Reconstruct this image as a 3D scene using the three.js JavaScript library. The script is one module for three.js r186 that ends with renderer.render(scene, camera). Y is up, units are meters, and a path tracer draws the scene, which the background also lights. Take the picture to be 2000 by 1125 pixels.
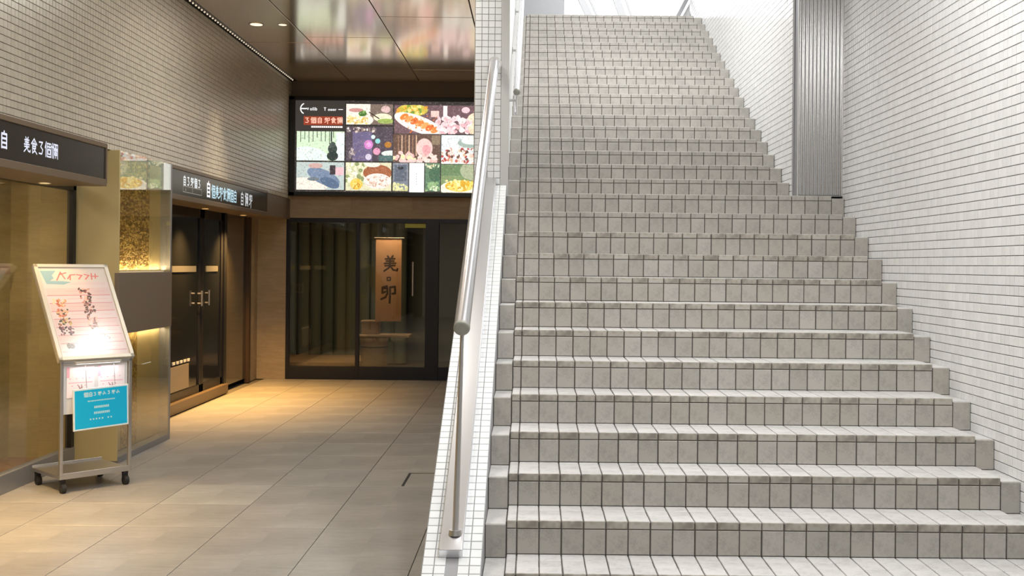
import * as THREE from 'three';
import { mergeGeometries } from 'three/addons/utils/BufferGeometryUtils.js';
import { RoundedBoxGeometry } from 'three/addons/geometries/RoundedBoxGeometry.js';
import { RectAreaLightUniformsLib } from 'three/addons/lights/RectAreaLightUniformsLib.js';
RectAreaLightUniformsLib.init();

/* ---------------------------------------------------------------- camera, sky, large lights, exposure */
// x to the right, y up, camera at the origin of depth; depth d runs along -z. Floor is y = 0.
const EYE = 1.57, FOCAL = 2107, W = 2000, H = 1125;
const scene = new THREE.Scene();
const camera = new THREE.PerspectiveCamera(2 * Math.atan(H / 2 / FOCAL) * 180 / Math.PI, W / H, 0.05, 200);
camera.position.set(0, EYE, 0);
camera.rotation.set(0, 0, 0.0098);                 // the phone was held about half a degree off level
camera.setViewOffset(W, H, -41, 44.5, W, H);       // shifted frame: the photograph is a crop
camera.updateProjectionMatrix();
const renderer = new THREE.WebGLRenderer();
renderer.toneMapping = THREE.LinearToneMapping;
renderer.toneMappingExposure = 1.0;
renderer.shadowMap.enabled = true;
scene.background = new THREE.Color(1.0, 1.02, 1.05);   // overcast daylight beyond the exit at the top of the stairs
scene.backgroundIntensity = 2.2;

const STAIR_LIGHT = 25, WARM = new THREE.Color(1.0, 0.80, 0.55), NEUTRAL = new THREE.Color(1.0, 0.995, 0.985);

/* ---------------------------------------------------------------- helpers */
let seed = 12345;
const rnd = () => { seed = (seed * 1664525 + 1013904223) >>> 0; return seed / 4294967296; };
const rr = (a, b) => a + (b - a) * rnd();
const used = new Map();
const numbered = (n) => { const k = used.get(n) ?? 0; used.set(n, k + 1); return k ? `${n}_${String(k).padStart(3, '0')}` : n; };
const shade = (o) => { o.traverse((m) => { if (m.isMesh) { m.castShadow = true; m.receiveShadow = true; } }); return o; };
function mesh(name, geo, mat, parent) {
  const m = new THREE.Mesh(Array.isArray(geo) ? mergeGeometries(geo) : geo, mat);
  m.name = name; m.castShadow = m.receiveShadow = true; parent.add(m); return m;
}
function thing(name, label, category, pos = [0, 0, 0], turn = 0, group) {
  const g = new THREE.Group(); g.name = numbered(name); g.position.set(...pos); g.rotation.y = turn;
  g.userData = { label, category }; if (group) g.userData.group = group; scene.add(g); return g;
}
function struct(name, label, category) {
  const g = new THREE.Group(); g.name = numbered(name); g.userData = { kind: 'structure', label, category }; scene.add(g); return g;
}
const plain = (g) => { const n = g.index ? g.toNonIndexed() : g; for (const k of Object.keys(n.attributes)) if (!['position', 'normal', 'uv', 'color'].includes(k)) n.deleteAttribute(k); return n; };
// box given by x range, y range and depth range
function bx(x0, x1, y0, y1, d0, d1) {
  const g = new THREE.BoxGeometry(x1 - x0, y1 - y0, d1 - d0);
  metreUV(g); g.translate((x0 + x1) / 2, (y0 + y1) / 2, -(d0 + d1) / 2); return plain(g);
}
function metreUV(g) {   // uv in metres, by the dominant normal
  const p = g.attributes.position, n = g.attributes.normal, uv = g.attributes.uv;
  for (let i = 0; i < p.count; i++) {
    const ax = Math.abs(n.getX(i)), ay = Math.abs(n.getY(i)), az = Math.abs(n.getZ(i));
    if (ax >= ay && ax >= az) uv.setXY(i, p.getZ(i), p.getY(i));
    else if (ay >= az) uv.setXY(i, p.getX(i), p.getZ(i));
    else uv.setXY(i, p.getX(i), p.getY(i));
  }
  return g;
}
function rbx(x0, x1, y0, y1, d0, d1, r = 0.004, seg = 2) {
  const g = new RoundedBoxGeometry(x1 - x0, y1 - y0, d1 - d0, seg, r); metreUV(g);
  g.translate((x0 + x1) / 2, (y0 + y1) / 2, -(d0 + d1) / 2); return plain(g);
}
function cyl(a, b, r0, r1 = r0, seg = 20, capped = true) {
  const A = new THREE.Vector3(...a), B = new THREE.Vector3(...b), L = A.distanceTo(B);
  const g = new THREE.CylinderGeometry(r1, r0, L, seg, 1, !capped);
  g.translate(0, L / 2, 0);
  g.applyQuaternion(new THREE.Quaternion().setFromUnitVectors(new THREE.Vector3(0, 1, 0), B.clone().sub(A).normalize()));
  g.translate(...a); return plain(g);
}
// a glazed tile: front face towards +z, chamfered edge, base at z = 0
function tileGeo(w, h, t, b = 0.0015, u0 = 0, v0 = 0) {
  const x = w / 2, y = h / 2, X = x - b, Y = y - b;
  const ring = (a, c, z) => [[-a, -c, z], [a, -c, z], [a, c, z], [-a, c, z]];
  const R0 = ring(x, y, 0), R1 = ring(x, y, t - b), R2 = ring(X, Y, t), pos = [], uv = [];
  const quad = (a, c, d, e) => { for (const p of [a, c, d, a, d, e]) { pos.push(...p); uv.push(p[0] + u0, p[1] + v0); } };
  for (let i = 0; i < 4; i++) { const j = (i + 1) % 4; quad(R0[i], R0[j], R1[j], R1[i]); quad(R1[i], R1[j], R2[j], R2[i]); }
  quad(R2[0], R2[1], R2[2], R2[3]);
  const g = new THREE.BufferGeometry();
  g.setAttribute('position', new THREE.Float32BufferAttribute(pos, 3));
  g.setAttribute('uv', new THREE.Float32BufferAttribute(uv, 2));
  g.computeVertexNormals(); return g;
}
const cache = new Map();
const cached = (key, make) => { if (!cache.has(key)) cache.set(key, make()); return cache.get(key); };
// where a world point falls in the photograph (used only to rank tiles by how large they show)
function seen(v) { const q = v.clone().project(camera); return { x: (q.x + 1) * W / 2, y: (1 - q.y) * H / 2, ok: q.z < 1 && Math.abs(q.x) < 1.02 && Math.abs(q.y) < 1.02 }; }
// a field of square tiles on a plane: origin, axis u, axis v (unit vectors), normal = u x v
function tileField(parent, name, o, u, v, nu, nv, pitch, mats, opts = {}) {
  const O = new THREE.Vector3(...o), U = new THREE.Vector3(...u), V = new THREE.Vector3(...v), N = U.clone().cross(V);
  const q = new THREE.Quaternion().setFromRotationMatrix(new THREE.Matrix4().makeBasis(U, V, N));
  const joint = opts.joint ?? 0.004, geo = cached(`t${pitch}${joint}`, () => tileGeo(pitch - joint, pitch - joint, 0.006, 0.0012));
  const list = [];
  for (let i = 0; i < nu; i++) for (let j = 0; j < nv; j++) {
    const c = O.clone().addScaledVector(U, (i + 0.5) * pitch).addScaledVector(V, (j + 0.5) * pitch);
    if (opts.keep && !opts.keep(c, i, j)) continue;
    const s = seen(c), du = seen(c.clone().addScaledVector(U, pitch)), dv = seen(c.clone().addScaledVector(V, pitch));
    const size = s.ok ? Math.min(Math.hypot(du.x - s.x, du.y - s.y), 14) * Math.min(Math.hypot(dv.x - s.x, dv.y - s.y), 14) + Math.hypot(du.x - s.x, du.y - s.y) : -c.distanceTo(camera.position);
    list.push({ c, size: opts.rank ? opts.rank(c, size) : size });
  }
  list.sort((a, b) => b.size - a.size);
  const singles = list.slice(0, opts.most ?? 300), rest = list.slice(singles.length);
  const wob = () => rr(-0.0006, 0.0006);
  for (const { c } of singles) {
    const m = mesh(name, geo, mats[Math.floor(rnd() * mats.length)], parent);
    m.position.copy(c).addScaledVector(N, wob()); m.quaternion.copy(q);
    m.rotateX(rr(-0.004, 0.004)); m.rotateY(rr(-0.004, 0.004));
  }
  if (rest.length) {
    const im = new THREE.InstancedMesh(geo, opts.restMat ?? mats[0], rest.length), M = new THREE.Matrix4(), one = new THREE.Vector3(1, 1, 1), col = new THREE.Color();
    rest.forEach(({ c }, k) => { M.compose(c.addScaledVector(N, wob()), q, one); im.setMatrixAt(k, M); const t = 1 - rnd() * (opts.vary ?? 0.08); col.setRGB(t, t, t); im.setColorAt(k, col); });
    im.name = 'far_' + name + 's'; im.castShadow = im.receiveShadow = true; im.userData = { kind: 'stuff' }; parent.add(im);
  }
}
const std = (o) => new THREE.MeshStandardMaterial(o);
const phy = (o) => new THREE.MeshPhysicalMaterial(o);
const C = (r, g, b) => new THREE.Color().setRGB(r, g, b);
function canvas(w, h, draw, repeat) {
  const c = document.createElement('canvas'); c.width = w; c.height = h; draw(c.getContext('2d'), w, h);
  const t = new THREE.CanvasTexture(c); t.colorSpace = THREE.SRGBColorSpace; t.magFilter = THREE.LinearFilter;
  if (repeat) { t.wrapS = t.wrapT = THREE.RepeatWrapping; t.repeat.set(...repeat); }
  return t;
}
// value noise that wraps, several octaves
function noiseGrid(n, octaves, sd) {
  let s = sd; const r = () => { s = (s * 1664525 + 1013904223) >>> 0; return s / 4294967296; };
  const out = new Float32Array(n * n);
  for (const [cells, amp] of octaves) {
    const g = Array.from({ length: cells * cells }, r), sm = (t) => t * t * (3 - 2 * t);
    for (let y = 0; y < n; y++) for (let x = 0; x < n; x++) {
      const fx = x / n * cells, fy = y / n * cells, x0 = Math.floor(fx), y0 = Math.floor(fy), tx = sm(fx - x0), ty = sm(fy - y0);
      const at = (a, b) => g[(b % cells) * cells + (a % cells)];
      out[y * n + x] += amp * ((at(x0, y0) * (1 - tx) + at(x0 + 1, y0) * tx) * (1 - ty) + (at(x0, y0 + 1) * (1 - tx) + at(x0 + 1, y0 + 1) * tx) * ty - 0.5);
    }
  }
  return out;
}
function noiseTex(n, octaves, sd, base, gain, repeat) {   // base: sRGB 0..255 triple
  const v = noiseGrid(n, octaves, sd), data = new Uint8Array(n * n * 4);
  for (let i = 0; i < n * n; i++) { for (let k = 0; k < 3; k++) data[i * 4 + k] = Math.max(0, Math.min(255, base[k] * (1 + gain * v[i]))); data[i * 4 + 3] = 255; }
  const t = new THREE.DataTexture(data, n, n); t.colorSpace = THREE.SRGBColorSpace; t.magFilter = THREE.LinearFilter; t.minFilter = THREE.LinearMipmapLinearFilter; t.generateMipmaps = true;
  t.wrapS = t.wrapT = THREE.RepeatWrapping; t.repeat.set(...repeat); t.needsUpdate = true; return t;
}

/* ---------------------------------------------------------------- materials */
const M = {};
const speck = noiseTex(256, [[6, 0.5], [24, 0.45], [96, 0.5]], 7, [255, 255, 255], 0.18, [1.7, 1.7]);
const dirty = noiseTex(256, [[4, 0.7], [14, 0.8], [50, 0.6]], 21, [245, 242, 236], 0.34, [1.3, 1.3]);
const streak = (() => { const n = 256, v = noiseGrid(n, [[8, 0.6], [40, 0.4], [120, 0.35]], 5), d = new Uint8Array(n * n * 4);
  for (let y = 0; y < n; y++) for (let x = 0; x < n; x++) { const a = v[(y % n) * n + ((x >> 3) % n)], b = v[y * n + x], t = 235 * (1 + 0.14 * a + 0.06 * b); for (let k = 0; k < 3; k++) d[(y * n + x) * 4 + k] = Math.min(255, t); d[(y * n + x) * 4 + 3] = 255; }
  const t = new THREE.DataTexture(d, n, n); t.colorSpace = THREE.SRGBColorSpace; t.magFilter = THREE.LinearFilter; t.wrapS = t.wrapT = THREE.RepeatWrapping; t.repeat.set(1.2, 1.2); t.needsUpdate = true; return t; })();
M.whiteTile = [0.80, 0.77, 0.83].map((a) => std({ color: C(a, a * 1.005, a), roughness: 0.16 }));
M.curbTile = [0.82, 0.79, 0.84].map((a) => std({ color: C(a * 0.98, a * 1.005, a * 1.01), roughness: 0.2 }));
M.creamTile = [0.60, 0.57, 0.63].map((a) => std({ color: C(a, a * 0.92, a * 0.76), roughness: 0.3 }));
M.grout = std({ color: C(0.27, 0.27, 0.275), roughness: 0.95 });
M.paleGrout = std({ color: C(0.36, 0.36, 0.37), roughness: 0.95 });
M.brownGrout = std({ color: C(0.13, 0.115, 0.09), roughness: 0.95 });
M.stairJoint = std({ color: C(0.12, 0.112, 0.10), roughness: 0.95 });
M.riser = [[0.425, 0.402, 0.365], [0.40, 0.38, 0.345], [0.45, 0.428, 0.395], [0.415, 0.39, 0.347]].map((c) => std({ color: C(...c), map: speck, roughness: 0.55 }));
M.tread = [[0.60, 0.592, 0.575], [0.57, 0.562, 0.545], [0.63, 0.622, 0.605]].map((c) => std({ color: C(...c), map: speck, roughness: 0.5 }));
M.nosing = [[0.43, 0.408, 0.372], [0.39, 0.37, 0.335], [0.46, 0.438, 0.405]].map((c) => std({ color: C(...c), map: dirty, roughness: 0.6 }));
M.farStair = std({ color: C(0.60, 0.592, 0.575), map: speck, roughness: 0.55 });
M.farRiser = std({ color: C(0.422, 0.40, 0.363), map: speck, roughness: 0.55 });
M.floorTile = [[0.44, 0.415, 0.38], [0.425, 0.40, 0.365], [0.455, 0.43, 0.39]].map((c) => std({ color: C(...c), map: streak, roughness: 0.38 }));
M.floorPale = std({ color: C(0.53, 0.51, 0.46), map: streak, roughness: 0.36 });
M.floorJoint = std({ color: C(0.17, 0.155, 0.13), roughness: 0.9 });
M.plaster = std({ color: C(0.72, 0.72, 0.72), roughness: 0.9 });
M.beige = std({ color: C(0.42, 0.345, 0.25), map: streak, roughness: 0.6 });
M.ochre = std({ color: C(0.56, 0.44, 0.17), map: streak, roughness: 0.55 });
M.pillarFace = std({ color: C(0.56, 0.46, 0.23), roughness: 0.4 });
M.bronze = phy({ color: C(0.62, 0.53, 0.40), metalness: 0.7, roughness: 0.13 });
M.dark = std({ color: C(0.012, 0.012, 0.014), roughness: 0.45 });
M.darkFrame = std({ color: C(0.018, 0.019, 0.026), roughness: 0.35, metalness: 0.3 });
M.black = std({ color: C(0.01, 0.01, 0.01), roughness: 0.35 });
M.signBlack = std({ color: C(0.03, 0.028, 0.026), roughness: 0.25 });
M.brownMetal = std({ color: C(0.16, 0.115, 0.075), roughness: 0.4 });
M.taupe = std({ color: C(0.20, 0.16, 0.125), roughness: 0.5 });
M.steel = phy({ color: C(0.74, 0.74, 0.76), metalness: 1, roughness: 0.3 });
M.steelSatin = phy({ color: C(0.62, 0.61, 0.60), metalness: 1, roughness: 0.38 });
M.capGrey = std({ color: C(0.33, 0.33, 0.29), roughness: 0.55, metalness: 0.3 });
M.greyMetal = std({ color: C(0.34, 0.345, 0.36), roughness: 0.45, metalness: 0.5 });
M.corner = std({ color: C(0.55, 0.545, 0.53), roughness: 0.4, metalness: 0.4 });
M.glass = phy({ color: C(1, 1, 1), transmission: 1, thickness: 0, roughness: 0.0, ior: 1.5 });
M.tinted = phy({ color: C(0.8, 0.8, 0.76), transmission: 1, thickness: 0, roughness: 0.0, ior: 1.5 });
M.mirrorGlass = phy({ color: C(0.95, 0.93, 0.85), transmission: 1, thickness: 0, roughness: 0.0, ior: 2.5 });
M.rubber = std({ color: C(0.02, 0.02, 0.02), roughness: 0.7 });
M.wood = std({ color: C(0.42, 0.24, 0.11), map: streak, roughness: 0.55 });
M.paleWood = std({ color: C(0.62, 0.42, 0.26), map: streak, roughness: 0.55 });
M.whitePaint = std({ color: C(0.75, 0.75, 0.74), roughness: 0.5 });
M.boardFrame = std({ color: C(0.62, 0.58, 0.50), roughness: 0.35, metalness: 0.4 });
const glow = (color, k) => std({ color: C(0.02, 0.02, 0.02), emissive: color, emissiveIntensity: k });

function rectLight(parent, x, y, d, w, h, color, k, aim) {   // aim: [x, y, depth] the light faces
  const l = new THREE.RectAreaLight(color, k, w, h); l.position.set(x, y, -d); l.lookAt(aim[0], aim[1], -aim[2]); parent.add(l); return l;
}

/* ---------------------------------------------------------------- the setting: floor */
const XL = -0.445, XS = -0.2, XR = 2.285, XR2 = 1.94, DW = 8.0, DB = 14.57, CEIL = 4.02;
{
  const f = struct('floor', 'beige-grey stone tile floor of the passage', 'floor');
  mesh('floor_slab', [bx(-4.5, XL + 0.02, -0.2, -0.012, -3, 18), bx(XL + 0.02, 2.6, -0.2, -0.012, -3, 4.2)], M.floorJoint, f);
  const T = 0.6, j = 0.004;
  for (let i = -4; i < 3; i++) for (let k = -4; k < 13; k++) {
    const x0 = Math.max(-1.215 + 0.6 * i, -3.98), x1 = -1.215 + T * (i + 1), d0 = 7.0 + T * k, d1 = Math.min(d0 + T, DB);
    if (x1 - x0 < 0.05) continue;
    const xe = Math.min(x1, d0 < 3.9 ? 9 : XL); if (xe - x0 < 0.03) continue;
    const pale = i === -2 && k === 0;
    const g = cached(`f${(xe - x0).toFixed(3)}_${(d1 - d0).toFixed(3)}`, () => { const t = tileGeo(xe - x0 - j, d1 - d0 - j, 0.012, 0.0012); t.rotateX(-Math.PI / 2); return t; });
    const m = mesh('floor_tile', g, pale ? M.floorPale : M.floorTile[Math.floor(rnd() * 3)], f);
    m.position.set((x0 + xe) / 2, -0.012, -(d0 + d1) / 2);
  }
  mesh('near_floor', bx(-3.98, XR, -0.012, -0.0005, -3, 4.59).translate(0, 0, 0), M.floorTile[0], f);
}
/* ---------------------------------------------------------------- walls of the passage */
{
  const w = struct('wall_left', 'upper passage wall clad in small cream mosaic tiles', 'wall');
  mesh('bulkhead', bx(-4.6, -3.286, 2.43, CEIL + 0.2, -3, DB + 0.1), M.brownGrout, w);
  tileField(w, 'mosaic_tile', [-3.286, 2.43, -5.6], [0, 0, -1], [0, 1, 0], 187, 33, 0.048, M.creamTile, { restMat: M.creamTile[0], vary: 0.12 });
  mesh('outer_wall', bx(-4.6, -4.5, 0, 2.43, -3, 18), M.dark, w);
  const b = struct('wall_back', 'beige stone end wall of the passage around the glazed entrance', 'wall');
  mesh('left_pier', bx(-4.5, -3.335, 0, 2.18, DB, DB + 0.16), M.beige, b);
  mesh('right_pier', bx(-0.62, XL, 0, 2.18, DB, DB + 0.16), M.beige, b);
  mesh('lintel', bx(-4.5, XL, 2.18, 2.47, DB, DB + 0.16), M.beige, b);
  mesh('upper_wall', bx(-3.29, XL, 2.47, CEIL + 0.2, DB, DB + 0.16), M.taupe, b);
  const n = struct('wall_rear', 'plain plaster wall behind the viewer', 'wall');
  mesh('rear_panel', bx(-4.6, 2.6, 0, CEIL + 0.2, -3.2, -3), M.plaster, n);
}
/* ---------------------------------------------------------------- stair walls */
{
  const w = struct('wall_right', 'white mosaic-tiled wall beside the lower flight of stairs', 'wall');
  mesh('wall_body', [bx(XR + 0.006, 2.6, -0.2, 4.2, -3, DW + 0.1), bx(XR + 0.006, 2.6, 4.2, 7.6, 6.9, DW + 0.1)], M.grout, w);
  tileField(w, 'mosaic_tile', [XR + 0.006, 0.06, -7.99], [0, 0, 1], [0, 1, 0], 76, 78, 0.0478, M.whiteTile, {
    restMat: M.whiteTile[0], vary: 0.09, keep: (c) => c.y > 0.6 + (-c.z - 5.026) * 0.517 - 0.24 });
  const u = struct('wall_upper', 'white mosaic-tiled wall beside the upper flight, past the metal column', 'wall');
  mesh('wall_body', bx(XR2 + 0.006, 2.6, -0.2, 7.6, 8.1, 13.6), M.grout, u);
  tileField(u, 'mosaic_tile', [XR2 + 0.006, 1.86, -13.58], [0, 0, 1], [0, 1, 0], 114, 67, 0.0478, M.whiteTile, {
    restMat: M.whiteTile[0], vary: 0.09, most: 0, keep: (c) => c.y > 1.85 + (-c.z - 7.926) * 0.5155 && c.y < EYE - 0.26 * c.z + 0.25 });
  const v = struct('wall_center', 'white-tiled end of the wall between passage and stairs', 'wall');
  mesh('wall_body', [bx(XL, XS - 0.004, -0.2, CEIL, DW, 16), bx(XL, XS - 0.004, CEIL, 7.6, 6.9, 16)], M.paleGrout, v);
  tileField(v, 'mosaic_tile', [XL + 0.0015, 2.02, -DW], [1, 0, 0], [0, 1, 0], 4, 41, 0.0485, M.curbTile, {});
  mesh('side_plaster', bx(XS - 0.004, XS, 1.5, 7.6, DW + 0.05, 13.6), M.whitePaint, v);
  mesh('passage_cladding', bx(XL - 0.004, XL, 0, CEIL, DW + 0.01, DB), M.beige, v);
  const t = struct('trim_1', 'pale metal corner guard on the dividing wall', 'trim');
  mesh('corner_guard', [rbx(XS - 0.05, XS + 0.004, 2.02, CEIL, DW - 0.012, DW + 0.002, 0.003), rbx(XS - 0.002, XS + 0.01, 2.02, CEIL, DW - 0.012, DW + 0.05, 0.003)], M.corner, t);
}
/* ---------------------------------------------------------------- ceilings */
{
  const c = struct('ceiling', 'glossy bronze metal panel ceiling of the passage', 'ceiling');
  mesh('ceiling_slab', [bx(-3.286, XL, CEIL + 0.03, CEIL + 0.2, -3, DB), bx(XL, 2.6, CEIL, CEIL + 0.2, -3, 7.0)], M.dark, c);
  const cols = [[-3.205, -2.49, [6.2, 9.1, 12.0]], [-2.49, -1.55, [5.9, 8.8, 11.7]], [-1.55, -0.62, [4.9, 7.8, 10.7, 13.6]], [-0.62, XL, [6.6, 9.5, 12.4]]];
  for (const [x0, x1, js] of cols) {
    const e = [-3, ...js, DB];
    for (let i = 0; i + 1 < e.length; i++) mesh('ceiling_panel', rbx(x0 + 0.005, x1 - 0.005, CEIL, CEIL + 0.03, e[i] + 0.006, e[i + 1] - 0.006, 0.003), M.bronze, c);
  }
  const s = struct('ceiling_stairs', 'white sloping ceiling above the stairs', 'ceiling');
  const sh = new THREE.Shape([[-3, 0], [7, 0], [13.4, 3.4], [13.4, 3.6], [7, 0.16], [-3, 0.16]].map((p) => new THREE.Vector2(...p)));
  const g = new THREE.ExtrudeGeometry(sh, { depth: 2.6 - XL, bevelEnabled: false }); g.rotateY(Math.PI / 2); g.translate(XL, CEIL - 0.012, 0);
  mesh('sloped_slab', plain(g), M.plaster, s);
}
/* long ceiling lamps above the stairs */
{
  const lamp = (x, y, d, w, l, tilt, k, label) => {
    const t = thing('ceiling_lamp', label, 'lamp', [x, y, -d], 0, 'ceiling lamps above the stairs'); t.rotation.x = tilt;
    mesh('housing', rbx(-w / 2 - 0.03, w / 2 + 0.03, -0.05, 0, -l / 2 - 0.03, l / 2 + 0.03, 0.008), M.whitePaint, t);
    mesh('diffuser', rbx(-w / 2, w / 2, -0.06, -0.045, -l / 2, l / 2, 0.004), glow(NEUTRAL, 1.5), t);
    const r = new THREE.RectAreaLight(NEUTRAL, k, w, l); r.position.set(0, -0.068, 0); r.rotation.x = -Math.PI / 2; t.add(r);
  };
  lamp(0.45, CEIL - 0.012, 4.4, 0.3, 2.4, 0, STAIR_LIGHT * 0.72, 'left long ceiling lamp above the foot of the stairs');
  lamp(1.55, CEIL - 0.012, 4.4, 0.3, 2.4, 0, STAIR_LIGHT * 0.72, 'right long ceiling lamp above the foot of the stairs');
  lamp(0.9, CEIL - 0.012, 1.0, 0.3, 2.4, 0, STAIR_LIGHT * 1.7, 'long ceiling lamp behind the viewer');
  const a = Math.atan(3.4 / 6.4);
  lamp(0.85, CEIL + (8.9 - 7) * 3.4 / 6.4 - 0.03, 8.9, 0.3, 2.2, a, STAIR_LIGHT * 1.25, 'long lamp on the sloping ceiling, lower one');
  lamp(0.85, CEIL + (11.8 - 7) * 3.4 / 6.4 - 0.03, 11.8, 0.3, 2.2, a, STAIR_LIGHT * 1.0, 'long lamp on the sloping ceiling, upper one');
}

/* ---------------------------------------------------------------- the staircase */
const STEPS = [];                                    // n, nosing height, nosing depth, tread, riser, right end
for (let n = -3; n <= 10; n++) STEPS.push({ n, y: 0.6 + 0.15 * n, d: 5.026 + 0.29 * n, T: n < 10 ? 0.29 : 0.258, R: 0.15, xr: XR });
for (let k = 1; k <= 18; k++) STEPS.push({ n: 10 + k, y: 2.1 + 0.133 * k, d: 7.926 + 0.258 * k, T: 0.258, R: 0.133, xr: XR2 });
{
  const st = thing('staircase', 'long flight of grey-tiled stairs climbing between white tiled walls', 'stairs');
  const G = 0.095, DROP = 0.018, TH = 0.008, J = 0.0055;
  const far = { riser: [], nose: [], tread: [] };
  const put = (kind, name, parent, w, h, x, y, d, flat, mats, single) => {
    const key = `${kind}${w.toFixed(4)}_${h.toFixed(4)}_${flat}`;
    const variants = [0, 1, 2].map((k) => cached(key + k, () => { const g = tileGeo(w - J, h - (kind === 'nose' ? 0.002 : J), TH, 0.0022, k * 0.37, k * 0.61); if (flat) g.rotateX(-Math.PI / 2); return g; }));
    const g = variants[Math.floor(rnd() * 3)], dx = rr(-0.0008, 0.0008), dz = rr(-0.001, 0.001);
    if (single) { const m = mesh(name, g, mats[Math.floor(rnd() * mats.length)], parent); m.position.set(x + dx, y, -d + dz); }
    else {
      const c = g.clone(); c.translate(x, y, -d); const n = c.attributes.position.count, t = rr(0.93, 1.07), a = new Float32Array(n * 3).fill(t);
      c.setAttribute('color', new THREE.BufferAttribute(a, 3)); far[kind].push(c);
    }
  };
  for (const s of STEPS) {
    const last = s.n === 28, x0 = XS, x1 = s.xr, m0 = x0 + G, m1 = x1 - G, T = last ? 0.9 : s.T;
    const back = s.d + T + 0.05;
    const core = mesh('step', [bx(m0, m1, s.y - s.R - 0.06, s.y - TH, s.d + TH, back), bx(x0, m0, s.y - s.R - 0.06, s.y - TH - DROP, s.d + TH + 0.004, back), bx(m1, x1, s.y - s.R - 0.06, s.y - TH - DROP, s.d + TH + 0.004, back)], M.stairJoint, st);
    // columns: a cut tile, full tiles, side gutters
    const cut = 0.045, N = Math.round((m1 - m0 - cut) / 0.0976), p = (m1 - m0 - cut) / N, cols = [];
    for (let i = 0; i < N; i++) cols.push([m0 + (s.n % 2 ? 0 : 0) + cut + i * p, p]);
    cols.unshift([m0, cut]);
    const NH = s.R * 0.24, RH = s.R - NH, single = s.n >= -2 && s.n <= 8, singleT = s.n >= -2 && s.n <= 3;
    for (const [x, w] of cols) {
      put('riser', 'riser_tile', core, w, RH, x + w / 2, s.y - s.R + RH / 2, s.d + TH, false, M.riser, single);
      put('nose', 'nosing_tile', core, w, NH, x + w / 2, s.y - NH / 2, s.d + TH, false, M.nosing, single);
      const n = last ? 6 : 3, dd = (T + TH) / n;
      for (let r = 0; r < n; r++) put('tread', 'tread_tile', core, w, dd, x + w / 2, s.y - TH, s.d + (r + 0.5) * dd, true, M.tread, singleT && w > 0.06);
    }
    for (const x of [x0, m1]) {
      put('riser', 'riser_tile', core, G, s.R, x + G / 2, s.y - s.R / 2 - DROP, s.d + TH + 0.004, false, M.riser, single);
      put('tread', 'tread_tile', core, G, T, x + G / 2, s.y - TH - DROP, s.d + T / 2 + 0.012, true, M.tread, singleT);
    }
  }
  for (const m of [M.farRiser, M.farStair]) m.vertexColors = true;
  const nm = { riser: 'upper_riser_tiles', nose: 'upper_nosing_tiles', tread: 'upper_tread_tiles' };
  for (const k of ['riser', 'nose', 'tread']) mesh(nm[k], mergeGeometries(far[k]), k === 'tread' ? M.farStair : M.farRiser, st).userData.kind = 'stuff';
}
/* ---------------------------------------------------------------- curb and handrail */
const SL = 0.15 / 0.29, SLOPE = Math.atan(SL), curbY = (d) => 0.63 + (d - 5.026) * SL;
{
  const c = thing('stair_curb', 'sloping white-tiled curb carrying the handrail beside the stairs', 'curb');
  const sh = new THREE.Shape([[3.86, -0.012], [DW, -0.012], [DW, curbY(DW)], [3.86, curbY(3.86)]].map((p) => new THREE.Vector2(...p)));
  const g = new THREE.ExtrudeGeometry(sh, { depth: XS - XL, bevelEnabled: false }); g.rotateY(Math.PI / 2); g.translate(XL, 0, 0);
  mesh('curb_body', plain(g), M.paleGrout, c);
  const U = [1, 0, 0], V = [0, Math.sin(SLOPE), -Math.cos(SLOPE)];
  tileField(c, 'curb_tile', [XL + 0.001, curbY(3.88), -3.88], U, V, 5, 97, 0.0485, M.curbTile, { keep: (p, i) => i !== 2 && -p.z < DW - 0.02 });
}
{
  const h = thing('handrail', 'thick brushed steel handrail running up the sloping curb on a thin post', 'handrail');
  const cx = -0.329, top = (d) => curbY(d) + 0.006;
  // base channel along the curb
  const len = (DW - 4.47) / Math.cos(SLOPE);
  const ch = new RoundedBoxGeometry(0.098, 0.045, len, 2, 0.004); metreUV(ch); ch.rotateX(SLOPE);
  const dm = (DW + 4.47) / 2; ch.translate(cx, top(dm) + 0.022, -dm);
  mesh('base_channel', plain(ch), M.steel, h);
  const rail = (d) => 1.303 + (d - 4.55) * SL, rx = -0.298;
  mesh('post', [cyl([cx + 0.012, top(4.55) + 0.03, -4.55], [rx, rail(4.6), -4.6], 0.014, 0.008), cyl([cx + 0.012, top(4.55) + 0.04, -4.55], [cx + 0.012, top(4.55) + 0.062, -4.55], 0.03, 0.026)], M.steelSatin, h);
  const pts = []; for (let i = 0; i <= 12; i++) { const d = 4.55 + (7.85 - 4.55) * i / 12; pts.push(new THREE.Vector3(rx, rail(d), -d)); }
  pts.push(new THREE.Vector3(rx, rail(7.95) - 0.005, -7.93), new THREE.Vector3(rx, rail(7.97) - 0.012, -8.02));
  mesh('rail_tube', plain(new THREE.TubeGeometry(new THREE.CatmullRomCurve3(pts, false, 'centripetal'), 60, 0.0345, 28, false)), M.steel, h);
  const q = [0, -Math.sin(SLOPE), Math.cos(SLOPE)], e = [rx, rail(4.55), -4.55];
  const cap = new THREE.LatheGeometry([[0, 0.014], [0.024, 0.0135], [0.032, 0.010], [0.0352, 0.004], [0.0355, -0.004]].map((p) => new THREE.Vector2(...p)), 28);
  cap.applyQuaternion(new THREE.Quaternion().setFromUnitVectors(new THREE.Vector3(0, 1, 0), new THREE.Vector3(...q))); cap.translate(...e);
  mesh('end_cap', plain(cap), M.capGrey, h);
  const fl = cyl([rx, rail(7.97) - 0.012, -7.985], [rx, rail(7.97) - 0.012, -8.0], 0.052); mesh('wall_flange', fl, M.steelSatin, h);
}
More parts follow.
